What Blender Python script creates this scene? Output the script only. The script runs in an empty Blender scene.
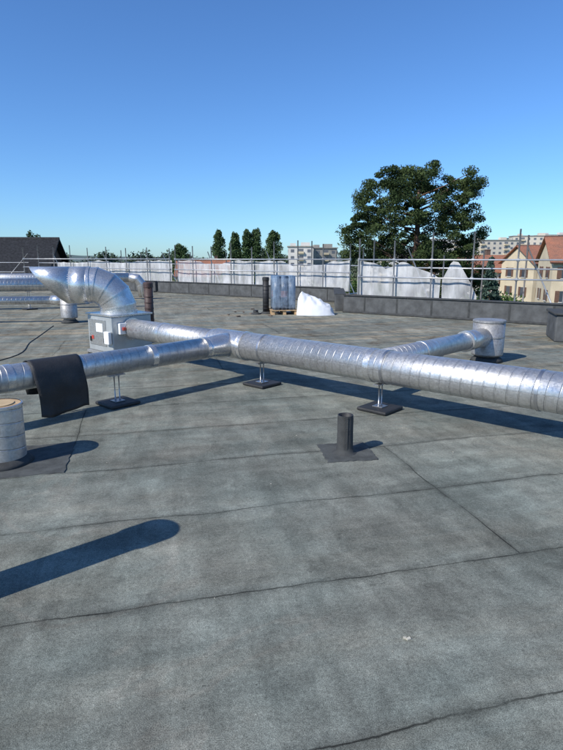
import bpy, math, random
import numpy as np
from mathutils import Vector, Matrix, noise as mnoise
random.seed(7); rng=np.random.default_rng(7)
S=bpy.context.scene
V=Vector
# ------------------------------------------------------------------ helpers
def link(o,parent=None):
    S.collection.objects.link(o)
    if parent is not None:
        o.parent=parent; o.matrix_parent_inverse=Matrix.Translation(-V(parent.location))
    return o
def emp(name,loc):
    e=bpy.data.objects.new(name,None); e.location=V(loc); e.empty_display_size=.2
    S.collection.objects.link(e); return e
def mesh(name,verts,faces,mat=None,parent=None,smooth=False,bevel=0):
    m=bpy.data.meshes.new(name); m.from_pydata([tuple(v) for v in verts],[],faces); m.update()
    if smooth:
        m.polygons.foreach_set('use_smooth',[True]*len(m.polygons))
    o=bpy.data.objects.new(name,m)
    if mat: m.materials.append(mat)
    if bevel:
        b=o.modifiers.new('bevel','BEVEL'); b.width=bevel; b.segments=2; b.limit_method='ANGLE'
    return link(o,parent)
BF=[(0,3,2,1),(4,5,6,7),(0,1,5,4),(1,2,6,5),(2,3,7,6),(3,0,4,7)]
def boxv(c,s,rz=0):
    c=V(c); R=Matrix.Rotation(rz,3,'Z'); x,y,z=[q/2 for q in s]
    return [c+R@V(p) for p in [(-x,-y,-z),(x,-y,-z),(x,y,-z),(-x,y,-z),(-x,-y,z),(x,-y,z),(x,y,z),(-x,y,z)]]
def box(name,c,s,rz=0,mat=None,parent=None,bevel=0):
    return mesh(name,boxv(c,s,rz),BF,mat,parent,False,bevel)
def boxes(name,lst,mat,parent=None,bevel=0):
    vs=[];fs=[]
    for c,s,rz in lst:
        n=len(vs); vs+=boxv(c,s,rz); fs+=[tuple(i+n for i in f) for f in BF]
    return mesh(name,vs,fs,mat,parent,False,bevel)
def sweep(name,path,radii,mat,parent=None,seg=48,facet=False,caps=True,endcut=None):
    """tube along path; mitred rings, uv=(metres along, turn)."""
    P=[V(p) for p in path]; n=len(P)
    if not hasattr(radii,'__len__'): radii=[radii]*n
    T=[(P[i+1]-P[i]).normalized() for i in range(n-1)]
    up=V((0,0,1)) if abs(T[0].z)<.9 else V((0,1,0))
    side=T[0].cross(up).normalized(); nor=side.cross(T[0]).normalized()
    cur_s=[0]
    for i in range(1,n): cur_s.append(cur_s[-1]+(P[i]-P[i-1]).length)
    def ring(i,t,side,nor,pn):
        r=[]
        for k in range(seg+1):
            a=2*math.pi*k/seg
            d=(side*math.cos(a)+nor*math.sin(a))*radii[i]
            q=P[i]+d; den=t.dot(pn)
            q=q-t*((q-P[i]).dot(pn)/den)
            r.append(q)
        return r
    verts=[];uvs=[];faces=[]
    def add(r,s):
        b=len(verts)
        for k,q in enumerate(r): verts.append(q); uvs.append((s,k/seg))
        return b
    prev=None
    for i in range(n-1):
        t=T[i]
        if i>0:
            q=T[i-1].rotation_difference(t); side=q@side; nor=q@nor
        pa=t if i==0 else (T[i-1]+t).normalized()
        pb=(endcut.normalized() if endcut is not None else t) if i==n-2 else (t+T[i+1]).normalized()
        if facet or prev is None: a=add(ring(i,t,side,nor,pa),cur_s[i])
        else: a=prev
        b=add(ring(i+1,t,side,nor,pb),cur_s[i+1])
        for k in range(seg): faces.append((a+k,a+k+1,b+k+1,b+k))
        prev=b
        if i==0: first=a
    last=prev
    nside=len(faces)
    if caps:
        faces.append(tuple(first+k for k in range(seg))[::-1]); faces.append(tuple(last+k for k in range(seg)))
    m=bpy.data.meshes.new(name); m.from_pydata([tuple(v) for v in verts],[],faces)
    uv=m.uv_layers.new(name='UVMap')
    li=np.zeros(len(m.loops),dtype=np.int32); m.loops.foreach_get('vertex_index',li)
    uv.data.foreach_set('uv',np.array(uvs,dtype=np.float32)[li].ravel())
    sm=[True]*nside+[False]*(len(faces)-nside); m.polygons.foreach_set('use_smooth',sm); m.update()
    m.materials.append(mat); o=bpy.data.objects.new(name,m); return link(o,parent)
def tubes(name,lst,mat,parent=None,seg=8):
    vs=[];fs=[]
    for p,q,r in lst:
        p=V(p);q=V(q);t=(q-p).normalized(); up=V((0,0,1)) if abs(t.z)<.9 else V((0,1,0))
        a=t.cross(up).normalized(); b=a.cross(t)
        n=len(vs)
        for e in (p,q):
            for k in range(seg):
                an=2*math.pi*k/seg; vs.append(e+(a*math.cos(an)+b*math.sin(an))*r)
        for k in range(seg):
            k2=(k+1)%seg; fs.append((n+k,n+k2,n+seg+k2,n+seg+k))
        fs.append(tuple(n+k for k in range(seg))); fs.append(tuple(n+seg+k for k in range(seg))[::-1])
    return mesh(name,vs,fs,mat,parent,True)
def band(name,c,t,r,w,th,mat,parent):
    c=V(c);t=V(t).normalized()
    return sweep(name,[c-t*w/2,c-t*w/2+t*.001,c+t*w/2-t*.001,c+t*w/2],[r,r+th,r+th,r],mat,parent,facet=True,caps=False)
# ------------------------------------------------------------------ node helpers
class NT:
    def __init__(s,name):
        s.m=bpy.data.materials.new(name); s.m.use_nodes=True; s.t=s.m.node_tree; s.n=s.t.nodes; s.l=s.t.links
        s.b=s.n['Principled BSDF']
    def new(s,ty,**k):
        x=s.n.new(ty)
        for a,b in k.items(): setattr(x,a,b)
        return x
    def set(s,sock,val):
        if isinstance(val,bpy.types.NodeSocket): s.l.new(val,sock)
        else: sock.default_value=val
    def math(s,op,a,b=None,c=None):
        x=s.new('ShaderNodeMath',operation=op); s.set(x.inputs[0],a)
        if b is not None: s.set(x.inputs[1],b)
        if c is not None: s.set(x.inputs[2],c)
        return x.outputs[0]
    def noise(s,vec,scale,detail=4,rough=.5,dist=0):
        x=s.new('ShaderNodeTexNoise'); s.set(x.inputs['Vector'],vec); x.inputs['Scale'].default_value=scale
        x.inputs['Detail'].default_value=detail; x.inputs['Roughness'].default_value=rough; x.inputs['Distortion'].default_value=dist
        return x.outputs['Fac']
    def mr(s,v,a,b,c,d,smooth=False):
        x=s.new('ShaderNodeMapRange'); s.set(x.inputs[0],v)
        if smooth: x.interpolation_type='SMOOTHSTEP'
        for i,q in enumerate((a,b,c,d)): x.inputs[i+1].default_value=q
        return x.outputs[0]
    def mix(s,f,a,b,mode='MIX'):
        x=s.new('ShaderNodeMix',data_type='RGBA',blend_type=mode); s.set(x.inputs[0],f)
        for i,q in ((6,a),(7,b)):
            if isinstance(q,tuple): x.inputs[i].default_value=q+(1,) if len(q)==3 else q
            else: s.l.new(q,x.inputs[i])
        return x.outputs[2]
    def scale(s,col,f):
        x=s.new('ShaderNodeVectorMath',operation='SCALE'); s.l.new(col,x.inputs[0]); s.set(x.inputs['Scale'],f); return x.outputs[0]
    def bump(s,h,strength,dist,prev=None):
        x=s.new('ShaderNodeBump'); s.l.new(h,x.inputs['Height']); x.inputs['Strength'].default_value=strength; x.inputs['Distance'].default_value=dist
        if prev: s.l.new(prev,x.inputs['Normal'])
        return x.outputs[0]
    def obj(s): return s.new('ShaderNodeTexCoord').outputs['Object']
    def uv(s): return s.new('ShaderNodeTexCoord').outputs['UV']
def simple(name,col,rough=.7,metal=0,var=.25,scale=3,bump=0,bscale=40,spec=None):
    t=NT(name); o=t.obj()
    n=t.noise(o,scale,5,.6)
    f=t.mr(n,.3,.7,1-var,1+var)
    c=t.new('ShaderNodeRGB'); c.outputs[0].default_value=col+(1,)
    t.l.new(t.scale(c.outputs[0],f),t.b.inputs['Base Color'])
    t.b.inputs['Roughness'].default_value=rough; t.b.inputs['Metallic'].default_value=metal
    if spec is not None: t.b.inputs['Specular IOR Level'].default_value=spec
    if bump: t.l.new(t.bump(t.noise(o,bscale,4),bump,.01),t.b.inputs['Normal'])
    return t.m
def galv(name,spiral=True,base=.62,rough=.3,pitch=.105,dent=.12,metal=.82):
    t=NT(name); o=t.obj()
    vor=t.new('ShaderNodeTexVoronoi'); t.l.new(o,vor.inputs['Vector']); vor.inputs['Scale'].default_value=70
    sp=t.new('ShaderNodeSeparateColor'); t.l.new(vor.outputs['Color'],sp.inputs[0])
    spang=sp.outputs[0]
    n1=t.noise(o,3.5,5,.6,.6); n2=t.noise(o,16,5,.65,.4)
    val=t.math('ADD',t.mr(n1,.3,.7,base*.86,base*1.1),t.mr(spang,0,1,-.05,.05))
    val=t.math('ADD',val,t.mr(n2,.35,.7,-.08,.06))
    ro=t.math('ADD',t.mr(n1,.3,.7,rough+.08,rough-.05),t.mr(spang,0,1,-.04,.05))
    ro=t.math('ADD',ro,t.mr(n2,.4,.62,.07,-.04))
    h=None
    if spiral:
        s=t.new('ShaderNodeSeparateXYZ'); t.l.new(t.uv(),s.inputs[0])
        ph=t.math('SUBTRACT',t.math('DIVIDE',s.outputs[0],pitch),s.outputs[1])
        fr=t.math('FRACT',ph)
        d=t.math('ABSOLUTE',t.math('SUBTRACT',fr,.5))
        ridge=t.mr(d,.015,.055,1,0,True)
        edge=t.mr(t.math('ABSOLUTE',t.math('SUBTRACT',d,.055)),0,.025,1,0)
        val=t.math('SUBTRACT',val,t.math('MULTIPLY',edge,.24))
        h=ridge
        w=t.new('ShaderNodeTexWhiteNoise',noise_dimensions='1D'); t.l.new(t.math('FLOOR',ph),w.inputs['W'])
        val=t.math('ADD',val,t.mr(w.outputs['Value'],0,1,-.03,.03))
    cc=t.new('ShaderNodeCombineColor'); t.l.new(t.math('MULTIPLY',val,1.0),cc.inputs[0]); t.l.new(t.math('MULTIPLY',val,.98),cc.inputs[1]); t.l.new(t.math('MULTIPLY',val,.95),cc.inputs[2])
    t.l.new(cc.outputs[0],t.b.inputs['Base Color']); t.l.new(ro,t.b.inputs['Roughness'])
    t.b.inputs['Metallic'].default_value=metal
    nb=t.bump(t.noise(o,3.5,2,.4),dent,.02)
    if h is not None: nb=t.bump(h,.6,.005,nb)
    t.l.new(nb,t.b.inputs['Normal'])
    return t.m
M_sp=galv('galvanised_spiral',True,.62,.4); M_gv=galv('galvanised_sheet',False,.66,.29,dent=.15); M_gv2=galv('galvanised_dull',False,.4,.52,metal=.65)
M_gv3=galv('galvanised_clean',False,.7,.28)
M_bit=simple('bitumen_felt',(.046,.048,.047),.85,0,.35,9,.6,150)
M_bitl=simple('bitumen_wall',(.08,.083,.083),.85,0,.4,4,.5,120)
M_rub=simple('black_rubber',(.022,.022,.023),.6,0,.3,8,.3,60)
M_steel=simple('zinc_rod',(.45,.45,.46),.35,.9,.1,20)
M_scaf=simple('scaffold_steel',(.5,.51,.52),.45,.6,.2,4)
M_white=simple('white_plastic',(.72,.73,.74),.6,0,.12,2,.3,12)
M_lab=simple('label_white',(.78,.78,.76),.5,0,.05,5)
M_grey=simple('casing_grey',(.44,.46,.46),.4,.35,.12,5)
M_wood=simple('wood',(.45,.31,.17),.8,0,.25,12,.3,50)
M_brown=simple('brown_pipe',(.06,.035,.03),.6,0,.3,15,.3,40)
M_red=simple('red_label',(.45,.06,.04),.5,0,.2,9)
M_cream=simple('render_cream',(.58,.49,.34),.9,0,.12,.6,.2,20)
M_wht=simple('render_white',(.62,.59,.54),.9,0,.1,.3)
M_slate=simple('slate',(.022,.023,.026),.75,0,.5,6,.5,8,.2)
M_brick=simple('brick',(.13,.085,.065),.9,0,.35,5,.4,20)
M_glass=simple('window_glass',(.05,.06,.075),.12,0,.2,.5)
M_gla2=simple('far_window_glass',(.14,.15,.17),.3,0,.2,.5)
M_shut=simple('shutter_brown',(.13,.07,.045),.7,0,.2,3)
M_stone=simple('stone',(.32,.3,.26),.9,0,.2,1)
def tile_mat():
    t=NT('clay_tiles'); o=t.obj()
    n=t.noise(o,.7,6,.7); n2=t.noise(o,9,3,.6)
    c=t.mix(t.mr(n,.35,.65,0,1),(.38,.15,.085),(.24,.12,.08)); c=t.scale(c,t.mr(n2,.3,.7,.65,1.2))
    t.l.new(c,t.b.inputs['Base Color']); t.b.inputs['Roughness'].default_value=.85
    w=t.new('ShaderNodeTexWave'); t.l.new(o,w.inputs['Vector']); w.inputs['Scale'].default_value=2.2; w.bands_direction='Z'
    t.l.new(t.bump(w.outputs['Fac'],.7,.04),t.b.inputs['Normal']); return t.m
M_tile=tile_mat()
def leaf(name,c1,c2,sc):
    t=NT(name); o=t.obj(); n=t.noise(o,sc,3,.6)
    g=t.new('ShaderNodeNewGeometry')
    c=t.mix(t.mr(n,.35,.65,0,1),c1,c2); c=t.scale(c,t.mr(g.outputs['Random Per Island'],0,1,.6,1.35))
    t.l.new(c,t.b.inputs['Base Color']); t.b.inputs['Roughness'].default_value=.8
    t.b.inputs['Specular IOR Level'].default_value=.15
    return t.m
M_pine=leaf('pine_needles',(.026,.046,.016),(.07,.098,.034),.6)
M_spr=leaf('spruce_needles',(.045,.08,.06),(.08,.12,.09),1)
M_leaf=leaf('broadleaf',(.035,.07,.018),(.08,.13,.035),.3)
M_pop=leaf('poplar_leaves',(.045,.08,.03),(.08,.12,.05),.2)
M_far=leaf('far_foliage_hazed',(.065,.095,.06),(.1,.13,.09),.05)  # greens paled and blued: distance haze is mixed into the leaf colour
M_bark=simple('bark',(.13,.08,.055),.95,0,.4,4,.6,14)
def roof_mat():
    t=NT('roof_membrane'); o=t.obj()
    mp=t.new('ShaderNodeMapping'); t.l.new(o,mp.inputs['Vector']); mp.inputs['Rotation'].default_value=(0,0,math.radians(-13.7))
    p=mp.outputs[0]
    s=t.new('ShaderNodeSeparateXYZ'); t.l.new(p,s.inputs[0])
    so=t.new('ShaderNodeSeparateXYZ'); t.l.new(o,so.inputs[0])
    wob=t.mr(t.noise(p,.9,3),.3,.7,-.03,.03)
    wob2=t.mr(t.noise(p,14,2),.3,.7,-.004,.004)
    b=t.math('ADD',t.math('ADD',s.outputs[1],wob),wob2)
    rb=t.math('DIVIDE',t.math('SUBTRACT',b,2.332),.905)
    row=t.math('FLOOR',rb); fr=t.math('FRACT',rb)
    dist=t.math('MULTIPLY',t.math('MINIMUM',fr,t.math('SUBTRACT',1.0,fr)),.905)
    rr=t.math('FLOOR',t.math('DIVIDE',row,2.0))
    off=t.math('MULTIPLY',t.math('FRACT',t.math('MULTIPLY',rr,.377)),7.0)
    ra=t.math('DIVIDE',t.math('ADD',t.math('SUBTRACT',t.math('ADD',s.outputs[0],wob),1.93),off),7.0)
    fa=t.math('FRACT',ra); da=t.math('MULTIPLY',t.math('MINIMUM',fa,t.math('SUBTRACT',1.0,fa)),7.0)
    d=t.math('MINIMUM',dist,da)
    gap=t.noise(p,2.2,4,.65)
    seam=t.math('MULTIPLY',t.mr(d,.0015,.007,1,0,True),t.mr(gap,.35,.55,.3,1))
    bleed=t.math('MULTIPLY',t.mr(d,0,.05,1,0,True),t.mr(t.noise(p,3,3),.36,.58,0,1))
    lap=t.math('MULTIPLY',t.mr(fr,.085,.1,1,.0),-.07)   # paler granule strip beside the lap
    wn=t.new('ShaderNodeTexWhiteNoise',noise_dimensions='2D'); cv=t.new('ShaderNodeCombineXYZ')
    t.l.new(row,cv.inputs[0]); t.l.new(t.math('FLOOR',ra),cv.inputs[1]); t.l.new(cv.outputs[0],wn.inputs['Vector'])
    tone=t.mr(wn.outputs['Value'],0,1,.92,1.07)
    big=t.mr(t.noise(p,.55,6,.62,.4),.32,.68,.78,1.18)
    med=t.mr(t.noise(p,5.5,8,.78,.5),.3,.7,.66,1.32)
    m2=t.new('ShaderNodeMapping'); t.l.new(p,m2.inputs['Vector']); m2.inputs['Scale'].default_value=(2.6,.35,1); 
    strk=t.mr(t.noise(m2.outputs[0],1.4,6,.65),.4,.6,.84,1.08,True)
    m3=t.new('ShaderNodeMapping'); t.l.new(p,m3.inputs['Vector']); m3.inputs['Scale'].default_value=(.4,2.4,1); m3.inputs['Location'].default_value=(4,3,0)
    strk2=t.mr(t.noise(m3.outputs[0],1.3,6,.65),.38,.62,.86,1.1,True)
    g=t.mr(t.noise(o,230,2,.75),.28,.72,.35,1.7)
    g2=t.mr(t.noise(o,60,4,.75),.3,.7,.7,1.3)
    spk=t.mr(t.noise(o,38,3,.7),.62,.7,0,1)
    pale=t.mr(t.noise(o,90,2,.6),.69,.75,0,1)
    blot=t.mr(t.noise(p,1.3,8,.75,.8),.56,.64,0,1,True)
    f=t.math('MULTIPLY',tone,big)
    for q in (med,strk,strk2,g,g2): f=t.math('MULTIPLY',f,q)
    for q,k in ((seam,.75),(bleed,.32),(spk,.35),(blot,.22),(pale,-.6)):
        f=t.math('MULTIPLY',f,t.math('SUBTRACT',1.0,t.math('MULTIPLY',q,k)))
    f=t.math('MULTIPLY',f,t.math('SUBTRACT',1.0,lap))
    hue=t.noise(p,1.1,4,.6)
    c=t.mix(t.mr(hue,.35,.65,0,1),(.176,.194,.166),(.194,.196,.163))
    far=t.mr(so.outputs[1],5.5,11,.1,1,True)
    st=t.mr(t.noise(m3.outputs[0],.8,7,.68,.8),.47,.62,0,.8,True)
    c=t.mix(t.math('MULTIPLY',st,far),c,(.33,.275,.185))
    st2=t.mr(t.noise(p,1.7,6,.7,.5),.54,.64,0,.75,True)
    c=t.mix(t.math('MULTIPLY',st2,far),c,(.15,.12,.08))
    pond=t.noise(p,.42,5,.55,1.2)
    ring=t.mr(t.math('ABSOLUTE',t.math('SUBTRACT',pond,.53)),0,.02,1,0,True)
    c=t.mix(t.math('MULTIPLY',ring,.3),c,(.25,.23,.185))
    c=t.scale(c,f)
    t.l.new(c,t.b.inputs['Base Color']); t.b.inputs['Roughness'].default_value=.95; t.b.inputs['Specular IOR Level'].default_value=.2
    nb=t.bump(t.noise(o,230,2,.7),.5,.004)
    nb=t.bump(t.math('ADD',t.mr(fr,0,.06,1,0),t.mr(t.noise(p,1.5,4),0,1,0,1.0)),.5,.008,nb)
    t.l.new(nb,t.b.inputs['Normal'])
    return t.m
M_roof=roof_mat()
# ------------------------------------------------------------------ camera, light
cam=bpy.data.cameras.new('camera'); co=bpy.data.objects.new('camera',cam); S.collection.objects.link(co)
cam.sensor_fit='VERTICAL'; cam.sensor_height=36; cam.lens=25.97; cam.clip_end=6000; cam.clip_start=.05
co.location=(0,0,1.6); co.rotation_euler=(math.radians(90-12.2),0,0); S.camera=co
EL=math.radians(40); sd=V((.766,.643)); 
su=bpy.data.lights.new('sun','SUN'); su.energy=5.0; su.angle=math.radians(.53); su.color=(1,.955,.88)
so_=bpy.data.objects.new('sun',su); S.collection.objects.link(so_); so_.location=(-20,-20,30)
so_.rotation_euler=V((sd.x*math.cos(EL),sd.y*math.cos(EL),-math.sin(EL))).to_track_quat('-Z','Y').to_euler()
w=bpy.data.worlds.new('World'); S.world=w; w.use_nodes=True; nt=w.node_tree
sky=nt.nodes.new('ShaderNodeTexSky'); sky.sky_type='NISHITA'; sky.sun_disc=False; sky.sun_elevation=EL; sky.sun_rotation=math.radians(230)
sky.air_density=1.0; sky.dust_density=.3; sky.ozone_density=3.0; sky.altitude=200
tint=nt.nodes.new('ShaderNodeVectorMath'); tint.operation='MULTIPLY'; tint.inputs[1].default_value=(.58,.89,1.26)
nt.links.new(sky.outputs[0],tint.inputs[0]); nt.links.new(tint.outputs[0],nt.nodes['Background'].inputs[0]); nt.nodes['Background'].inputs[1].default_value=.13
S.view_settings.view_transform='Standard'; S.view_settings.look='None'; S.view_settings.exposure=0
# ------------------------------------------------------------------ terrain
GZ=-10
t=NT('terrain_grass'); o=t.obj(); n=t.noise(o,.02,6,.6)
t.l.new(t.mix(t.mr(n,.4,.6,0,1),(.06,.09,.03),(.15,.14,.07)),t.b.inputs['Base Color']); t.b.inputs['Roughness'].default_value=1
mesh('ground',[(-3000,-500,GZ),(3000,-500,GZ),(3000,5000,GZ),(-3000,5000,GZ)],[(0,1,2,3)],t.m)
mesh('street_asphalt',[(-80,50,GZ+.02),(80,46,GZ+.02),(80,54,GZ+.02),(-80,58,GZ+.02)],[(0,1,2,3)],simple('asphalt',(.05,.05,.052),.9))
def hill(name,x0,x1,y,h,prof,mat,nx=120,ny=14,depth=500):
    vs=[];fs=[]
    for j in range(ny+1):
        for i in range(nx+1):
            u=i/nx; v_=j/ny; x=x0+(x1-x0)*u; yy=y+depth*v_
            z=GZ-1+(h*prof(u)+0)*math.sin(math.pi*min(1,v_*1.0)/1.0)+ (mnoise.noise(V((x*.01,yy*.01,0)))*h*.12+mnoise.noise(V((x*.06,yy*.06,3)))*h*.07)*math.sin(math.pi*v_)
            vs.append((x,yy,z))
    for j in range(ny):
        for i in range(nx):
            a=j*(nx+1)+i; fs.append((a,a+1,a+nx+2,a+nx+1))
    return mesh(name,vs,fs,mat,None,True)
M_hill=simple('hill_forest_hazed',(.085,.12,.11),1,0,.3,.03)  # forest green with bluish aerial haze painted into the base colour
hill('hills',300,1900,1100,64,lambda u:(min(1,u*6))**.6*(.85+.15*math.sin(u*6)),M_hill)
hill('hills',-1600,400,1700,38,lambda u:.6+.3*math.sin(u*5+1),M_hill)
# ------------------------------------------------------------------ roof building
bl=emp('flat_roof_building',(0,10,0))
poly=[(-17,-6),(14,-6),(14,8.0),(6.85,13.05),(1.95,16.5),(2.2,20.2),(-5.8,26.2),(-17,34)]
mesh('roof_membrane',[(x,y,0) for x,y in poly],[tuple(range(len(poly)))],M_roof,bl)
nP=len(poly)
mesh('walls',[(x,y,-.01) for x,y in poly]+[(x,y,GZ) for x,y in poly],[(i,i+nP,(i+1)%nP+nP,(i+1)%nP) for i in range(nP)],M_wht,bl)
def parapet(name,a,b,h=.5,th=.3,mat=M_bitl):
    a=V((a[0],a[1],0));b=V((b[0],b[1],0));d=(b-a);L=d.length;rz=math.atan2(d.y,d.x);c=(a+b)/2
    e=emp(name,c)
    box('upstand',c+V((0,0,h/2)),(L,th,h),rz,mat,e,.02)
    nn=int(L/2.0)
    lst=[]
    for i in range(nn):
        q=a+d*((i+.5)/nn); lst.append((q+V((0,0,h+.012)),(L/nn-.012,th+.07,.02),rz))
    boxes('coping_sheets',lst,M_bit,e,.004)
    perp=V((-math.sin(rz),math.cos(rz),0))
    if perp.y>0: perp=-perp
    boxes('felt_laps',[(a+d*((i+.3)/ (nn*2))+perp*(th/2+.004)+V((0,0,h/2-.01)),(.05,.008,h-.04),rz) for i in range(nn*2)],M_bit,e)
    boxes('cant_strip',[(c+perp*(th/2+.04)+V((0,0,.03)),(L-.02,.09,.06),rz)],M_bit,e,.02)
    return e
parapet('parapet_wall',(13.9,8.1),(6.95,13.0),.5)
parapet('parapet_wall',(6.9,13.02),(1.95,16.5),.5)
parapet('parapet_wall',(1.8,16.75),(2.1,20.1),.5)
parapet('parapet_wall',(2.1,20.3),(-5.8,26.2),.5)
parapet('parapet_wall',(-5.95,26.3),(-16.9,33.9),.5)
parapet('parapet_wall',(-16.85,33.6),(-16.85,-5.8),.35)
e=emp('roof_hatch_upstand',(5.95,10.75,0)); box('curb',(5.95,10.75,.26),(1.05,1.0,.52),-.3,M_bitl,e,.03); box('lid',(5.95,10.75,.545),(1.12,1.07,.045),-.3,M_bit,e,.015)
# ------------------------------------------------------------------ ducts
u=V((.746,-.666,0)); vv=V((.675,.738,0)); Z=V((0,0,1))
J=V((-.65,7.15,.48))
def pt(a,s=0,z=.48): q=J+u*a+vv*s; return V((q.x,q.y,z))
def stand(c,r,z,name='duct_support_stand',rz=0):
    e=emp(name,(c[0],c[1],0)); ang=math.atan2(vv.y,vv.x)+rz
    box('rubber_foot',(c[0],c[1],.022),(.36,.36,.036),ang,M_rub,e,.012)
    box('steel_plate',(c[0],c[1],.046),(.12,.12,.008),ang,M_steel,e,.001)
    ax=V((math.cos(ang),math.sin(ang),0))
    C=V((c[0],c[1],0))
    tubes('threaded_rods',[(C+ax*k*.028+V((0,0,.05)),C+ax*k*.028+V((0,0,z-r-.01)),.0065) for k in (-1,1)],M_steel,e)
    box('saddle',(c[0],c[1],z-r-.012),(.2,.06,.012),ang,M_steel,e,.002)
    tubes('nuts',[(C+ax*k*.028+V((0,0,h)),C+ax*k*.028+V((0,0,h+.014)),.013) for k in (-1,1) for h in (.052,z-r-.034)],M_steel,e,6)
R=.178
md=emp('spiral_ventilation_duct',J)
sweep('main_pipe',[pt(.25),pt(5.6)],R,M_sp,md,64)
sweep('cross_fitting',[pt(-.36),pt(-.3),pt(.2),pt(.27)],[.158,R+.004,R+.004,R+.004],M_gv,md,64,facet=True)
sweep('fan_pipe',[pt(-.34),pt(-2.45)],.158,M_sp,md,56)
band('coupling',pt(.27),u,R,.05,.012,M_gv3,md)
band('coupling',pt(-.36),u,.158,.05,.010,M_gv3,md)
for a in (.62,2.38,3.9): band('hanger_clamp',pt(a),u,R,.03,.007,M_steel,md)
for a in (2.2,4.6): band('joint_band',pt(a),u,R,.07,.005,M_gv,md)
band('joint_band',pt(-1.5),u,.158,.07,.006,M_gv3,md)
RL=.132
sweep('branch_saddle',[pt(0,-.05),pt(0,-.2),pt(0,-.42),pt(0,-.5)],[.16,.156,RL+.004,RL+.004],M_gv3,md,56,facet=True)
sweep('branch_pipe',[pt(0,-.48),pt(0,-5.2)],RL,M_sp,md,56)
band('coupling',pt(0,-.5),vv,RL,.05,.010,M_gv3,md)
for s in (-1.3,-2.9): band('joint_band',pt(0,s),vv,RL,.07,.006,M_gv3,md)
RB=.125
sweep('cowl_branch_saddle',[pt(2.0,.05,.46),pt(2.0,.3,.45)],[.15,RB+.003],M_gv,md,48)
sweep('cowl_branch',[pt(2.0,.28,.45),pt(2.0,2.75,.41)],RB,M_sp,md,48)
sweep('cowl_elbow',[pt(2.0,2.72,.41),pt(2.0,3.0,.405),pt(2.0,3.35,.40)],RB+.02,M_gv,md,48,facet=True)
band('coupling',pt(2.0,2.74,.41),vv,RB,.06,.03,M_gv3,md)
band('coupling',pt(2.0,1.4,.43),vv,RB,.05,.008,M_gv3,md)
stand((-.25,6.79),R,.48); stand((1.06,5.62),R,.48); stand((2.6,4.24),R,.48)
stand((-1.83,5.85),RL,.48); q=pt(2.0,1.9); stand((q.x,q.y),RB,.43); q=pt(0,-4.2); stand((q.x,q.y),RL,.48)
def cowl(name,c,r,h,mat,par=None):
    e=emp(name,(c[0],c[1],0)); c=V((c[0],c[1],0)); Z=V((0,0,1))
    sweep('base_flange',[c+Z*.0,c+Z*.05,c+Z*.09],[r*1.05,r*.95,r*.7],M_bit,e,40,facet=True)
    sweep('neck',[c+Z*.05,c+Z*h*.32],r*.72,mat,e,40)
    sweep('hood',[c+Z*h*.16,c+Z*h*.19,c+Z*h*.93],[r*.97,r,r],mat,e,48,facet=True)
    sweep('top_cap',[c+Z*h*.93,c+Z*h*.95,c+Z*h*.985,c+Z*h],[r*1.0,r*1.03,r*1.03,r*.98],mat,e,48,facet=True)
    band('swage',c+Z*h*.6,Z,r,.02,.006,mat,e)
    return e
cowl('exhaust_cowl',pt(2.0,3.58),.24,.66,M_gv2)
# ------------------------------------------------------------------ fan unit with discharge elbow
F=V((-2.70,9.0,0)); fe=emp('roof_extract_fan',F); ang=math.atan2(u.y,u.x)
ax=u; ay=vv
box('casing',F+V((0,0,.40)),(.74,.74,.58),ang,M_grey,fe,.02)
box('top_flange',F+V((0,0,.705)),(.78,.78,.03),ang,M_gv,fe,.004)
box('bottom_rail',F+V((0,0,.085)),(.80,.80,.05),ang,M_gv2,fe,.004)
boxes('feet',[(F+ax*a+ay*b+V((0,0,.03)),(.12,.12,.058),ang) for a in (-.33,.33) for b in (-.33,.33)],M_rub,fe)
fr=-ay
box('access_panel',F+fr*.376+ax*-.05+V((0,0,.42)),(.5,.012,.42),ang,M_gv,fe,.003)
box('rating_plate',F+fr*.385+ax*.02+V((0,0,.5)),(.2,.006,.14),ang,M_lab,fe)
box('warning_label',F+fr*.385+ax*-.2+V((0,0,.33)),(.06,.006,.06),ang,M_red,fe)
box('isolator_switch',F+ax*.40+ay*-.2+V((0,0,.5)),(.07,.13,.18),ang,M_lab,fe,.01)
box('isolator_knob',F+ax*.45+ay*-.2+V((0,0,.5)),(.03,.05,.05),ang,M_red,fe,.005)
box('junction_box',F+fr*.41+ax*.3+V((0,0,.36)),(.14,.06,.2),ang,M_lab,fe,.01)
boxes('panel_handles',[(F+fr*.39+ax*k+V((0,0,.3)),(.03,.02,.08),ang) for k in (-.26,.16)],M_rub,fe,.004)
band('inlet_flange',pt(-2.38),u,.158,.04,.02,M_gv3,fe)
rd=.285; c0=V((F.x,F.y,0)); dr=V((-.985,-.17,0)).normalized(); Rb=.43
path=[c0+V((0,0,.70)),c0+V((0,0,.74))]
ng=4; zc=.74
cen=c0+dr*Rb+V((0,0,zc))
for i in range(1,ng+1):
    a=math.pi/2*(i-.5)/ng
    k=Rb/math.cos(math.pi/4/ng)
    path.append(cen-dr*k*math.cos(a)+V((0,0,k*math.sin(a))))
path.append(cen+V((0,0,Rb))); 
path.append(cen+V((0,0,Rb))+dr*.30)
endc=(dr+V((0,0,-.95)))
sweep('discharge_elbow',path[:-1],rd,M_gv,fe,56,facet=True,caps=False)
sp_=cen+V((0,0,Rb))
sw=sweep('discharge_mouth',[sp_-dr*.02,sp_+dr*.28,sp_+dr*.62],rd+.004,M_gv3,fe,56,facet=True,caps=False,endcut=endc)
sol=sw.modifiers.new('s','SOLIDIFY'); sol.thickness=.006
for i in range(2,len(path)-2):
    t_=((path[i]-path[i-1]).normalized()+(path[i+1]-path[i]).normalized()).normalized()
    band('gore_seam',path[i],t_,rd*1.008,.022,.008,M_gv3,fe)
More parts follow.
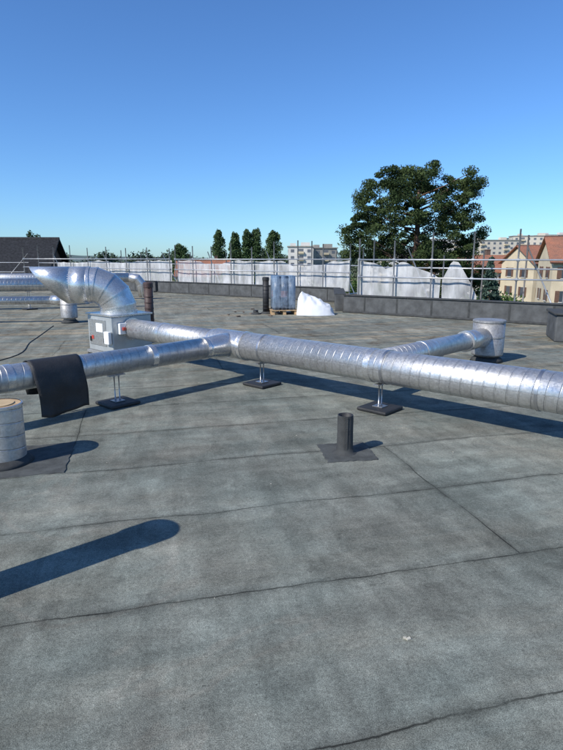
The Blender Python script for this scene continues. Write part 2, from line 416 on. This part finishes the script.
band('elbow_collar',sp_,dr,rd,.045,.014,M_gv3,fe); band('elbow_collar',c0+V((0,0,.735)),(0,0,1),rd,.04,.014,M_gv3,fe)
band('elbow_collar',sp_+dr*.28,dr,rd,.03,.010,M_gv,fe)
q0=F-u*.36+V((0,0,.5)); 
sweep('rear_duct_elbow',[q0,q0-u*.22,q0-u*.42+vv*.06,q0-u*.56+vv*.22,q0-u*.6+vv*.42,q0-u*.6+vv*.9],.15,M_gv,fe,40,facet=True)
dl=emp('background_duct',(-8,13.6,.55))
sweep('pipe',[(-13,12.9,.57),(-5.75,13.6,.57)],.10,M_sp,dl,32); sweep('elbow',[(-5.75,13.6,.57),(-5.45,13.63,.57)],.115,M_gv3,dl,32)
dl=emp('background_duct',(-9,17,.8))
sweep('pipe',[(-15,15.5,.78),(-6.6,17.6,.78)],.20,M_sp,dl,32); sweep('reducer',[(-6.6,17.6,.78),(-6.2,17.7,.78),(-5.2,17.95,.75)],[.2,.13,.13],M_gv,dl,32,facet=True)
for x,y in((-8,17.25),(-11,16.5)): stand((x,y),.2,.78)
for x,y in((-7.5,13.43),(-10,13.2)): stand((x,y),.1,.57)
dl=emp('background_duct',(-9,21,.8))
sweep('pipe',[(-15,20.0,.85),(-6.0,21.6,.85)],.18,M_sp,dl,32); sweep('elbow',[(-6.0,21.6,.85),(-5.7,21.65,.8),(-5.55,21.68,.6),(-5.5,21.7,.1)],.18,M_gv,dl,32,facet=True)
cowl('exhaust_cowl',(-5.35,13.65),.2,.78,M_gv2)
cowl('exhaust_cowl',(-7.6,19.0),.2,.6,M_gv2)
# ------------------------------------------------------------------ rubber sheet on duct
def drape():
    n=V((.738,-.675,0)); vs=[];fs=[]; prof=[]
    r=RL+.012
    for k in range(5): prof.append((-r-.004*k,.48-.22+.055*k-.0))
    for k in range(13):
        a=math.pi-math.pi*k/12; prof.append((math.cos(a)*r,.48+math.sin(a)*r))
    for k in range(1,13): prof.append((r+.012*math.sin(k*.5),.48-.033*k))
    ns=16
    for i in range(ns+1):
        s=-2.69+.51*i/ns
        for j,(a,z) in enumerate(prof):
            q=J+vv*(s+ .02*math.sin(z*9))+n*a; down=max(0,.48-z)
            q=q+n*(down*.06*math.sin(i*.7)+down*.05)
            vs.append((q.x,q.y,z-.03*down*math.sin(i*.35)*2))
    m=len(prof)
    for i in range(ns):
        for j in range(m-1): fs.append((i*m+j,(i+1)*m+j,(i+1)*m+j+1,i*m+j+1))
    o=mesh('draped_rubber_mat',vs,fs,M_rub,None,True); s=o.modifiers.new('s','SOLIDIFY'); s.thickness=.006; return o
drape()
# ------------------------------------------------------------------ near vents
def patch(name,c,sx,sy,rz,z,mat,par,j=.02):
    vs=[];R_=Matrix.Rotation(rz,3,'Z'); N=14
    pts=[]
    for k in range(4):
        cs=[(-1,-1),(1,-1),(1,1),(-1,1)]; a=cs[k]; b=cs[(k+1)%4]
        for i in range(N):
            f=i/N; pts.append(((a[0]+(b[0]-a[0])*f)*sx/2+random.uniform(-j,j)*.4,(a[1]+(b[1]-a[1])*f)*sy/2+random.uniform(-j,j)*.4))
    n=len(pts); C=V((c[0],c[1],0))
    top=[C+R_@V((x,y,0))+V((0,0,z)) for x,y in pts]; bot=[C+R_@V((x*1.01,y*1.01,0))+V((0,0,.0)) for x,y in pts]
    return mesh(name,top+bot,[tuple(range(n))]+[(i,i+n,(i+1)%n+n,(i+1)%n) for i in range(n)],mat,par)
M_patch=simple('felt_patch',(.075,.079,.075),.9,0,.4,9,.8,200)
e=emp('felt_wrapped_vent_stub',(.53,4.3,0)); c=V((.53,4.3,0))
patch('flashing_patch',(.55,4.32),.42,.42,math.radians(8),.008,M_patch,e)
sweep('pipe',[c+Z*.008,c+Z*.02,c+Z*.06,c+Z*.18,c+Z*.30,c+Z*.335],[.1,.078,.068,.066,.066,.064],M_bit,e,40,caps=False)
sweep('pipe_inside',[c+Z*.335,c+Z*.333,c+Z*.1],[.064,.054,.054],M_rub,e,40,caps=False)
sweep('pipe_bottom',[c+Z*.1,c+Z*.101],.054,M_rub,e,40)
box('felt_overlap',c+V((.0,-.0675,.17)),(.03,.006,.32),0,M_bit,e,.002)
c=V((-2.21,4.08,0)); e=emp('galvanised_vent_drum',c)
patch('flashing_patch',(-2.12,4.12),.78,.7,math.radians(14),.008,M_patch,e)
sweep('collar',[c+Z*.006,c+Z*.03,c+Z*.06],[.22,.19,.168],M_bit,e,48)
sweep('drum',[c+Z*.03,c+Z*.475],.165,M_sp,e,64,caps=False)
sweep('rim',[c+Z*.465,c+Z*.47,c+Z*.488,c+Z*.492],[.165,.172,.172,.16],M_gv3,e,64,facet=True,caps=False)
sweep('wooden_lid',[c+Z*.44,c+Z*.486],.158,M_wood,e,64)
sweep('lid_inner_disc',[c+Z*.486,c+Z*.494],.11,simple('cardboard',(.5,.36,.2),.9,0,.2,9),e,48)
c=V((-1.71,2.18,0)); e=emp('tall_vent_pipe',c)
patch('flashing_patch',(c.x,c.y),.42,.42,math.radians(14),.008,M_patch,e)
sweep('pipe',[c+Z*.008,c+Z*.98],.125,M_sp,e,56); 
sweep('cap',[c+Z*.93,c+Z*.94,c+Z*1.05,c+Z*1.07],[.13,.14,.14,.11],M_gv,e,56,facet=True)
# ------------------------------------------------------------------ items near the parapet
def pipevent(name,c,r,h,mat,ring=True):
    c=V((c[0],c[1],0)); e=emp(name,c)
    sweep('flashing',[c,c+Z*.03,c+Z*.06],[r*2.2,r*1.6,r*1.05],M_bit,e,32)
    sweep('shaft',[c+Z*.03,c+Z*h*.93],r,mat,e,32); sweep('cap',[c+Z*h*.9,c+Z*h*.91,c+Z*h*.98,c+Z*h],[r,r*1.12,r*1.12,r*.9],mat,e,32,facet=True)
    if ring:
        for k in range(1,8): band('rib',c+Z*h*(.1*k+.05),Z,r,.02,.006,mat,e)
pipevent('black_vent_pipe',(-.46,16.0),.09,1.06,M_rub); pipevent('brown_vent_pipe',(-2.62,10.75),.085,1.14,M_brown)
pipevent('black_vent_pipe',(-.75,15.8),.07,.12,M_rub,False)
c=V((.04,15.95,0)); e=emp('pallet_of_roofing_rolls',c); rz=.15
Rz=Matrix.Rotation(rz,3,'Z')
lst=[(c+Rz@V((0,y,.125)),(.78,.1,.022),rz) for y in (-.32,-.16,0,.16,.32)]+[(c+Rz@V((x,y,.065)),(.09,.09,.09),rz) for x in(-.33,0,.33) for y in(-.3,0,.3)]+[(c+Rz@V((x,0,.011)),(.09,.75,.02),rz) for x in(-.33,0,.33)]
boxes('pallet',lst,M_wood,e)
def film(name,col,col2):
    t=NT(name); o=t.obj(); m2=t.new('ShaderNodeMapping'); t.l.new(o,m2.inputs['Vector']); m2.inputs['Scale'].default_value=(9,9,1.6)
    n=t.noise(m2.outputs[0],1.6,5,.65,.6); c=t.mix(t.mr(n,.4,.62,0,1),col,col2)
    t.l.new(c,t.b.inputs['Base Color']); t.b.inputs['Roughness'].default_value=.3; t.l.new(t.bump(n,.6,.03),t.b.inputs['Normal']); return t.m
M_film=film('wrapped_film',(.07,.11,.17),(.2,.28,.38)); M_rollb=film('wrapped_film_dark',(.045,.07,.11),(.15,.21,.3)); M_rollr=film('roll_wrapper',(.15,.08,.09),(.3,.24,.28))
for i in range(3):
    for j in range(3):
        q=c+Rz@V(((i-1)*.218,(j-1)*.218,0)); m=[M_film,M_rollb,M_film,M_film][(i+j*2)%4]
        sweep('roll',[q+Z*.14,q+Z*1.1],.11,m,e,24)
        if (i+j)%2: sweep('roll_wrapper',[q+Z*.5,q+Z*.68],.1115,M_rollr,e,24,caps=False)
vs=[];fs=[];nk=64
for j in range(9):
    for k in range(nk):
        a=2*math.pi*k/nk; ca,sa=math.cos(a),math.sin(a)
        rr=.345/((abs(ca)**6+abs(sa)**6)**(1/6)); rr+=.012*mnoise.noise(V((ca*5,sa*5,j*.5)))
        q=c+Rz@V((ca*rr,sa*rr,.2+.105*j)); vs.append(q)
for j in range(8):
    for k in range(nk): fs.append((j*nk+k,j*nk+(k+1)%nk,(j+1)*nk+(k+1)%nk,(j+1)*nk+k))
t=NT('stretch_film'); t.b.inputs['Base Color'].default_value=(.42,.52,.64,1); t.b.inputs['Roughness'].default_value=.25
o_=t.obj(); t.l.new(t.mr(t.noise(o_,7,4),.3,.7,.08,.45),t.b.inputs['Alpha']); t.l.new(t.bump(t.noise(o_,14,4),.5,.03),t.b.inputs['Normal'])
mesh('stretch_film',vs,fs,t.m,e,True)
def heap(name,c,prof,depth,mat):
    vs=[];fs=[];nx=50;ny=24
    for i in range(nx+1):
        for j in range(ny+1):
            x=i/nx; y=j/ny
            h=np.interp(x,[p[0] for p in prof],[p[1] for p in prof])*max(0,math.sin(math.pi*y))**.45
            q=V((c[0]+(x-.5)*1.1,c[1]+(y-.5)*depth*(.6+.4*math.sin(math.pi*x)),h))
            nz=mnoise.noise_vector(q*3)*.07; r_=abs(mnoise.noise(q*6)); f=min(1,h*5)
            q=q+nz*f-V((0,0,r_*.09*f)); q.z=max(q.z,.006) ; vs.append(q)
    for i in range(nx):
        for j in range(ny): a=i*(ny+1)+j; fs.append((a,a+ny+1,a+ny+2,a+1))
    return mesh(name,vs,fs,mat,None,True)
heap('white_rubble_bag',(.98,15.7),[(0,0),(.05,.45),(.13,.66),(.3,.6),(.5,.47),(.7,.4),(.88,.3),(1,0)],.9,M_white)
e=emp('roof_debris',(0,14,0)); lst=[]
for k in range(9):
    x=random.uniform(-1.6,.0); y=random.uniform(15,17.5); s=random.uniform(.04,.13)
    lst.append(((x,y,.02),(s,s*random.uniform(.3,1),.03),random.uniform(0,3)))
boxes('offcuts',lst,simple('debris',(.12,.09,.07),.9,0,.5,3),e)
lst=[]
for k in range(26):
    y=random.uniform(1.6,7); x=random.uniform(-.5,.5)*y; s=random.uniform(.003,.008)
    lst.append(((x,y,s*.2),(s,s*random.uniform(.5,1.5),s*.5),random.uniform(0,3)))
lst.append(((.545,2.03,.004),(.02,.012,.006),.4)); lst.append(((.53,2.035,.004),(.01,.014,.006),1.4))
boxes('paper_scraps',lst,simple('scrap_pale',(.45,.42,.34),.9,0,.3,30),e)
def cable(name,pts,r,mat):
    P=[V(p) for p in pts]; out=[]
    for i in range(len(P)-1):
        p0=P[max(0,i-1)];p1=P[i];p2=P[i+1];p3=P[min(len(P)-1,i+2)]
        for k in range(8):
            t=k/8; out.append(.5*((2*p1)+(p2-p0)*t+(2*p0-5*p1+4*p2-p3)*t*t+(3*p1-p0-3*p2+p3)*t**3))
    out.append(P[-1]); return sweep(name,out,r,mat,None,10)
cable('electric_cable',[(-6.2,5.5,.008),(-4.5,8.4,.008),(-4.9,10.5,.008),(-5.5,13.0,.008)],.007,M_rub)
# ------------------------------------------------------------------ scaffold guardrails and sheeting
def scaffold(name,a,b,sp=2.0,z0=-3.0,zt=2.15,rails=(1.05,1.55),off=1.0):
    a=V((a[0],a[1],0));b=V((b[0],b[1],0));d=b-a;L=d.length;n=max(1,round(L/sp));e=emp(name,(a+b)/2)
    dn=d.normalized(); perp=V((-dn.y,dn.x,0)); perp=perp if perp.y>0 else -perp
    l=[];cl=[]
    for i in range(n+1):
        q=a+d*(i/n); h=zt+random.uniform(-.12,.2)
        l.append((q+Z*z0,q+Z*h,.024)); 
        q2=q+perp*off; l.append((q2+Z*z0,q2+Z*(h-random.uniform(0,.9)),.024))
        for z in rails: cl.append((q+Z*z,(.07,.09,.08),math.atan2(d.y,d.x)))
        l.append((q+Z*.25,q2+Z*.25,.024))
    for z in rails+(.35,): l.append((a+Z*z-perp*.05,b+Z*(z+random.uniform(-.02,.02))-perp*.05,.022))
    l.append((a+perp*off+Z*1.3,b+perp*off+Z*1.3,.022))
    for i in range(0,n,3):
        l.append((a+d*(i/n)+perp*off+Z*-.5,a+d*((i+1)/n)+perp*off+Z*1.9,.022))
    tubes('tubes',l,M_scaf,e); boxes('couplers',cl,M_gv2,e)
    boxes('deck_boards',[((a+b)/2+perp*off/2+Z*.18,(L,off-.1,.05),math.atan2(d.y,d.x))],M_wood,e)
    return e
off=V((.55,.8,0))*.75
def O(p): return (p[0]+off.x,p[1]+off.y)
scaffold('scaffold_guardrail',O((13.9,8.1)),O((6.9,13.0)),1.5)
scaffold('scaffold_guardrail',O((6.7,13.15)),O((2.0,16.5)),1.15)
scaffold('scaffold_guardrail',O((2.2,20.4)),O((-5.6,26.4)),1.3)
scaffold('scaffold_guardrail',O((-5.9,26.5)),O((-16.5,33.9)),1.6)
def net_mat():
    t=NT('debris_netting'); o=t.obj()
    m2=t.new('ShaderNodeMapping'); t.l.new(o,m2.inputs['Vector']); m2.inputs['Scale'].default_value=(1.6,1.6,.5)
    n=t.noise(m2.outputs[0],2.2,5,.6); v_=t.mr(n,.3,.7,.42,.62)
    cc=t.new('ShaderNodeCombineColor'); t.l.new(v_,cc.inputs[0]);t.l.new(v_,cc.inputs[1]);t.l.new(v_,cc.inputs[2])
    t.l.new(cc.outputs[0],t.b.inputs['Base Color']); t.b.inputs['Roughness'].default_value=.8
    t.l.new(t.mr(n,.32,.68,.55,.9),t.b.inputs['Alpha'])
    t.l.new(t.bump(n,.4,.03),t.b.inputs['Normal'])
    return t.m
M_net=net_mat()
def net(name,a,b,tops,bot,seed=0,amp=.04):
    """tops: height of the hung edge at each tie point; cloth sags slightly between."""
    a=V((a[0],a[1],0));b=V((b[0],b[1],0));d=b-a;L=d.length;nx=max(8,int(L/.07));nz=14
    dn=d.normalized(); perp=V((-dn.y,dn.x,0)); vs=[];fs=[]
    xs=[p[0] for p in tops]; zs=[p[1] for p in tops]
    for i in range(nx+1):
        f=i/nx; zt=float(np.interp(f,xs,zs)); zt-=.045*abs(math.sin(f*L*math.pi/.8))
        zb=bot+.04*mnoise.noise(V((f*L,seed,4)))
        for j in range(nz+1):
            g=j/nz; z=zb+(zt-zb)*g; q=a+d*f
            dd=math.sin(f*L*11+mnoise.noise(V((f*L*.8,g,seed)))*5)*amp*.3*(1.1-g)+mnoise.noise(V((f*L*.9+g*.8,g,seed)))*amp*1.6
            vs.append(q+perp*dd+Z*z)
    for i in range(nx):
        for j in range(nz): k=i*(nz+1)+j; fs.append((k,k+nz+1,k+nz+2,k+1))
    return mesh(name,vs,fs,M_net,None,True)
def L_(a,b,f): return (a[0]+(b[0]-a[0])*f+.08,a[1]+(b[1]-a[1])*f+.12)
A=O((6.7,13.15));B=O((2.0,16.5))
net('debris_netting',L_(B,A,-.02),L_(B,A,.44),[(0,1.55),(.2,1.5),(.35,1.3),(.55,1.52),(.8,1.3),(1,1.05)],.3,1)
net('debris_netting',L_(B,A,.45),L_(B,A,.62),[(0,1.0),(.25,1.56),(.45,1.53),(1,.6)],.3,5,.06)
C_=O((2.2,20.4));D_=O((-5.6,26.4));E_=O((-5.9,26.5));F_=O((-16.5,33.9))
net('debris_netting',L_(D_,C_,0),L_(D_,C_,.5),[(0,1.5),(.25,1.52),(.4,1.36),(.6,1.34),(.75,1.52),(1,1.5)],.35,2)
net('debris_netting',L_(D_,C_,.502),L_(D_,C_,.99),[(0,1.48),(.3,1.52),(.45,1.3),(.7,1.34),(.85,1.5),(1,1.52)],.35,3)
net('debris_netting',L_(F_,E_,.25),L_(F_,E_,1.0),[(0,1.4),(.2,1.35),(.4,1.5),(.6,1.38),(.8,1.5),(1,1.5)],.35,4)
# ------------------------------------------------------------------ trees
def leaves(name,cen,rad,cnt,size,mat,parent=None,flat=.6):
    allv=[]
    for c,r in zip(cen,rad):
        k=cnt
        d=rng.normal(size=(k,3)); d/=np.linalg.norm(d,axis=1)[:,None]
        p=np.array(c)+d*(rng.random((k,1))**.45)*np.array(r)
        a=rng.normal(size=(k,3)); a/=np.linalg.norm(a,axis=1)[:,None]
        b=np.cross(a,rng.normal(size=(k,3))); b/=np.linalg.norm(b,axis=1)[:,None]
        s=size*rng.uniform(.5,1.3,(k,1)); 
        quad=np.stack([p-a*s,p-b*s*flat,p+a*s,p+b*s*flat],1)
        allv.append(quad.reshape(-1,3))
    vs=np.concatenate(allv); n=len(vs)//4
    m=bpy.data.meshes.new(name); m.vertices.add(len(vs)); m.vertices.foreach_set('co',vs.ravel())
    m.loops.add(n*4); m.loops.foreach_set('vertex_index',np.arange(n*4)); m.polygons.add(n)
    m.polygons.foreach_set('loop_start',np.arange(n)*4); m.polygons.foreach_set('loop_total',np.full(n,4)); m.update(); m.validate()
    m.materials.append(mat); o=bpy.data.objects.new(name,m); return link(o,parent)
px_=lambda x:(x-408)*.0776
pz_=lambda y:1.6+42*(-.2113+(375-y)/541*.9774)/(.9774+(375-y)/541*.2113)
outline=[(388,174),(404,168),(425,168),(438,176),(468,175),(475,188),(464,202),(466,212),(476,232),(470,246),(464,256),(478,270),(476,292),(430,298),(400,292),(384,274),(366,264),(341,257),(339,232),(350,224),(353,192),(364,182),(376,174)]
oz=[(px_(x),pz_(y)) for x,y in outline]
def inside(x,z):
    r=False;n=len(oz);j=n-1
    for i in range(n):
        if (oz[i][1]>z)!=(oz[j][1]>z) and x<(oz[j][0]-oz[i][0])*(z-oz[i][1])/(oz[j][1]-oz[i][1])+oz[i][0]: r=not r
        j=i
    return r
PX,PY=9.9,41.5
pe=emp('pine_tree',(PX,PY,GZ)); cs=[];rs=[]
tr=[V((PX+.3,PY,GZ)),V((PX+.1,PY,GZ+5)),V((PX-.1,PY+.1,-1)),V((PX+.2,PY,3)),V((PX+.1,PY,6)),V((PX+.3,PY,7.4))]
tries=0
while len(cs)<560 and tries<40000:
    tries+=1
    x=random.uniform(-5.6,5.6); z=random.uniform(-2.6,8.5)
    if not inside(x,z): continue
    hw=4.6*math.sqrt(max(.1,1-((z-3.5)/7.2)**2))
    y=random.uniform(-1,1)*math.sqrt(max(.05,hw*hw-min(x*x,hw*hw*.95)))
    if mnoise.noise(V((x*.55+3,y*.12,z*1.0)))<-.34: continue
    if any(((x-c[0]+PX))**2+((y-c[1]+PY)/1.2)**2+((z-c[2])/.65)**2<.15 for c in cs): continue
    cs.append((PX+x,PY+y,z)); q=random.uniform(.26,.75); rs.append((q,q,q*random.uniform(.5,.8)))
leaves('foliage',cs,rs,270,.07,M_pine,pe)
sweep('trunk',tr,[.42,.38,.33,.2,.11,.03],M_bark,pe,16)
for c in cs[::9]:
    c=V(c); zt=min(7.0,max(-3,c.z-abs(c.x-PX)*.35-.4)); s=V((PX+.1,PY,zt)); mid=(s+c)/2+V((0,0,-.15))
    sweep('limb',[s,mid,c-Z*.1],[.07,.045,.02],M_bark,pe,6)
def poplar(name,x,y,ztop,r,mat=M_pop,cnt=150,size=.3,k=34):
    e=emp(name,(x,y,GZ)); cs=[];rs=[]
    for i in range(k):
        f=i/(k-1); z=GZ+3+(ztop-GZ-3.6)*f; w_=r*min(1,math.sin(math.pi*min(.93,(.15+f*.78)))**.6*1.05)
        a=random.uniform(0,6.28); q=random.uniform(.35,.6); cs.append((x+math.cos(a)*w_*.55,y+math.sin(a)*w_*.55,z)); rs.append((w_*q+.3,w_*q+.3,1.0))
    leaves('foliage',cs,rs,cnt,size,mat,e); sweep('trunk',[(x,y,GZ),(x,y,ztop-2)],[r*.16,.05],M_bark,e,8)
for X,yt,r in ((220.5,231,2.1),(236,234,1.9),(249,231,2.2),(257,230,2.0),(274,232,2.9)):
    Y=160; zt=1.6+Y*(-.2113+(375-yt)/541*.9774); poplar('poplar_tree',(X-281.5)/541*Y,Y,zt,r,cnt=170,k=60,size=.26)
def spruce(name,x,y,ztop,h,r,mat,cnt=90,size=.09):
    e=emp(name,(x,y,GZ)); cs=[];rs=[]
    for i in range(int(h*9)):
        f=i/(h*9); z=ztop-f*h; w_=r*f+.06
        for k in range(2+int(f*6)):
            a=random.uniform(0,6.28); cs.append((x+math.cos(a)*w_*.7,y+math.sin(a)*w_*.7,z-.1*f)); rs.append((.12+w_*.28,.12+w_*.28,.14))
    leaves('foliage',cs,rs,int(cnt*.4),size,mat,e); sweep('trunk',[(x,y,GZ),(x,y,ztop-.2)],[.22,.03],M_bark,e,8)
spruce('spruce_tree',11.6,30.5,1.55,6.5,1.7,M_spr)
poplar('conifer_tree',-36.5,82,5.2,1.7,M_pine,200,.16,30)
spruce('conifer_tree',-39.5,84,3.6,9,2.4,M_pine,60,.2)
poplar('broadleaf_tree',-29,160,5.4,3.2,M_pop)
def mass(name,x0,x1,y,zb,zt,n,r,cnt,size,mat,jit=8):
    cs=[];rs=[]
    for i in range(n):
        x=x0+(x1-x0)*random.random(); h=zb+(zt-zb)*(.45+.55*abs(mnoise.noise(V((x*.06,y,0))))*1.8)
        z=random.uniform(zb*.3+h*.7-3,h); q=r*random.uniform(.6,1.2); cs.append((x,y+random.uniform(-jit,jit),z)); rs.append((q,q,q*.75))
    return leaves(name,cs,rs,cnt,size,mat)
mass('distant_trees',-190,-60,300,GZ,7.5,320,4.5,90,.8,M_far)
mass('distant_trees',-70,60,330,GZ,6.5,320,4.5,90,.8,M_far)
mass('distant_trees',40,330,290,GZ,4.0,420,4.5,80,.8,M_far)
mass('tree_mass',14,34,55,-9,1.2,170,1.6,160,.2,M_leaf,4)
mass('tree_mass',-34,14,95,-9,1.8,300,2.2,120,.25,M_leaf,6)
mass('tree_mass',5,13,38,-9,.2,70,1.2,200,.14,M_leaf,3)
# ------------------------------------------------------------------ houses
def house(name,c,L,W,rz,ze,zr,wall,roof,win=True,chim=True):
    e=emp(name,(c[0],c[1],GZ)); C=V((c[0],c[1],0)); R_=Matrix.Rotation(rz,3,'Z')
    P=lambda x,y,z:C+R_@V((x,y,0))+Z*z
    l,w_=L/2,W/2
    mesh('walls',[P(-l,-w_,GZ),P(l,-w_,GZ),P(l,w_,GZ),P(-l,w_,GZ),P(-l,-w_,ze),P(l,-w_,ze),P(l,w_,ze),P(-l,w_,ze),P(-l,0,zr-.12),P(l,0,zr-.12)],
      [(0,1,5,4),(2,3,7,6),(1,2,6,9,5),(3,0,4,8,7)],wall,e)
    o=.45; sl=(zr-ze)/w_
    lo=ze-o*sl*1.0
    rf=mesh('roof',[P(-l-o,-w_-o,lo),P(l+o,-w_-o,lo),P(l+o,0,zr),P(-l-o,0,zr),P(-l-o,w_+o,lo),P(l+o,w_+o,lo)],[(0,1,2,3),(3,2,5,4)],roof,e)
    s=rf.modifiers.new('s','SOLIDIFY'); s.thickness=.16; s.offset=1
    tubes('ridge_and_gutter',[(P(-l-o,0,zr+.1),P(l+o,0,zr+.1),.12),(P(-l-o,-w_-o-.06,lo),P(l+o,-w_-o-.06,lo),.08)],roof,e)
    if win:
        g=[];f_=[];sh=[]
        for k in range(int((ze-GZ)//2.9)):
            z=ze-1.5-2.9*k
            for i in range(int(L//3)):
                x=-l+1.6+3*i
                g.append((P(x,-w_-.01,z),(1.0,.06,1.35),rz)); f_.append((P(x,-w_-.05,z-.72),(1.25,.14,.08),rz)); f_.append((P(x,-w_-.045,z),(.06,.05,1.33),rz))
                sh.append((P(x-.8,-w_-.04,z),(.5,.05,1.4),rz)); sh.append((P(x+.8,-w_-.04,z),(.5,.05,1.4),rz))
            for y in (-W*.22,W*.22):
                g.append((P(-l-.01,y,z),(.06,1.0,1.35),rz)); f_.append((P(-l-.05,y,z-.72),(.14,1.25,.08),rz))
                sh.append((P(-l-.04,y-.8,z),(.05,.5,1.4),rz)); sh.append((P(-l-.04,y+.8,z),(.05,.5,1.4),rz))
        boxes('windows',g,M_glass,e); boxes('sills',f_,M_wht,e); boxes('shutters',sh,M_shut,e)
    if chim:
        boxes('chimney',[(P(l*.5,w_*.25,zr+.1),(.7,.7,1.9),rz),(P(l*.5,w_*.25,zr+1.1),(.85,.85,.12),rz)],M_brick,e)
    return e
house('cream_house',(41,71),13,9,-.25,1.3,4.2,M_cream,M_tile)
house('cream_house',(45,88),16,9,.15,.9,3.4,M_cream,M_tile)
house('tiled_house',(33,96),13,9,.05,-.5,1.9,M_wht,M_tile)
house('tiled_house',(-17,120),11,9,.1,-2.0,.9,M_cream,M_tile)
house('slate_roof_house',(-22.5,41),11,8,.1,-.4,2.9,M_brick,M_slate,chim=False)
scaffold('facade_scaffold',(-26,36.2),(-17.2,36.8),2.0,-4,1.2,(.2,.7),.9)
def block(name,c,L,W,rz,zt,st,mat,base=None):
    e=emp(name,(c[0],c[1],GZ)); C=V((c[0],c[1],0)); R_=Matrix.Rotation(rz,3,'Z'); P=lambda x,y,z:C+R_@V((x,y,0))+Z*z
    box('walls',P(0,0,(zt+GZ)/2),(L,W,zt-GZ),rz,mat,e); box('roof_edge',P(0,0,zt+.2),(L+.8,W+.8,.45),rz,M_stone,e)
    g=[];b=[];n=int(L//3.4)
    for k in range(st):
        z=zt-1.7-2.9*k
        for i in range(n):
            x=-L/2+L/n*(i+.5)
            if i%4==1: b.append((P(x,-W/2-.5,z-.75),(2.7,1.0,.9),rz)); g.append((P(x,-W/2-.01,z+.05),(2.3,.1,1.7),rz))
            else: g.append((P(x,-W/2-.01,z),(1.5,.1,1.3),rz))
        for y in (-W/4,W/4): g.append((P(-L/2-.01,y,z),(.1,1.3,1.3),rz))
    boxes('windows',g,M_gla2,e); boxes('balconies',b,M_cream,e)
    boxes('roof_plant',[(P(L*.2,0,zt+1.2),(4,3,1.7),rz),(P(-L*.3,0,zt+1),(2.5,3,1.3),rz)],mat,e)
M_apt=simple('apartment_render',(.62,.55,.45),.9,0,.08,.05)
block('apartment_block',(133,350),30,12,.1,12.2,6,M_apt); block('apartment_block',(162,360),26,12,-.15,15.2,7,M_apt)
block('apartment_block',(186,380),22,12,.1,16.5,7,M_wht); block('apartment_block',(122,420),26,12,0,15,6,M_wht)
block('apartment_block',(8.5,250),11,11,0,6.4,5,M_wht); block('apartment_block',(19.5,262),11,10,.2,6.0,5,M_stone)
block('apartment_block',(52,270),18,10,.1,5.0,5,M_wht)
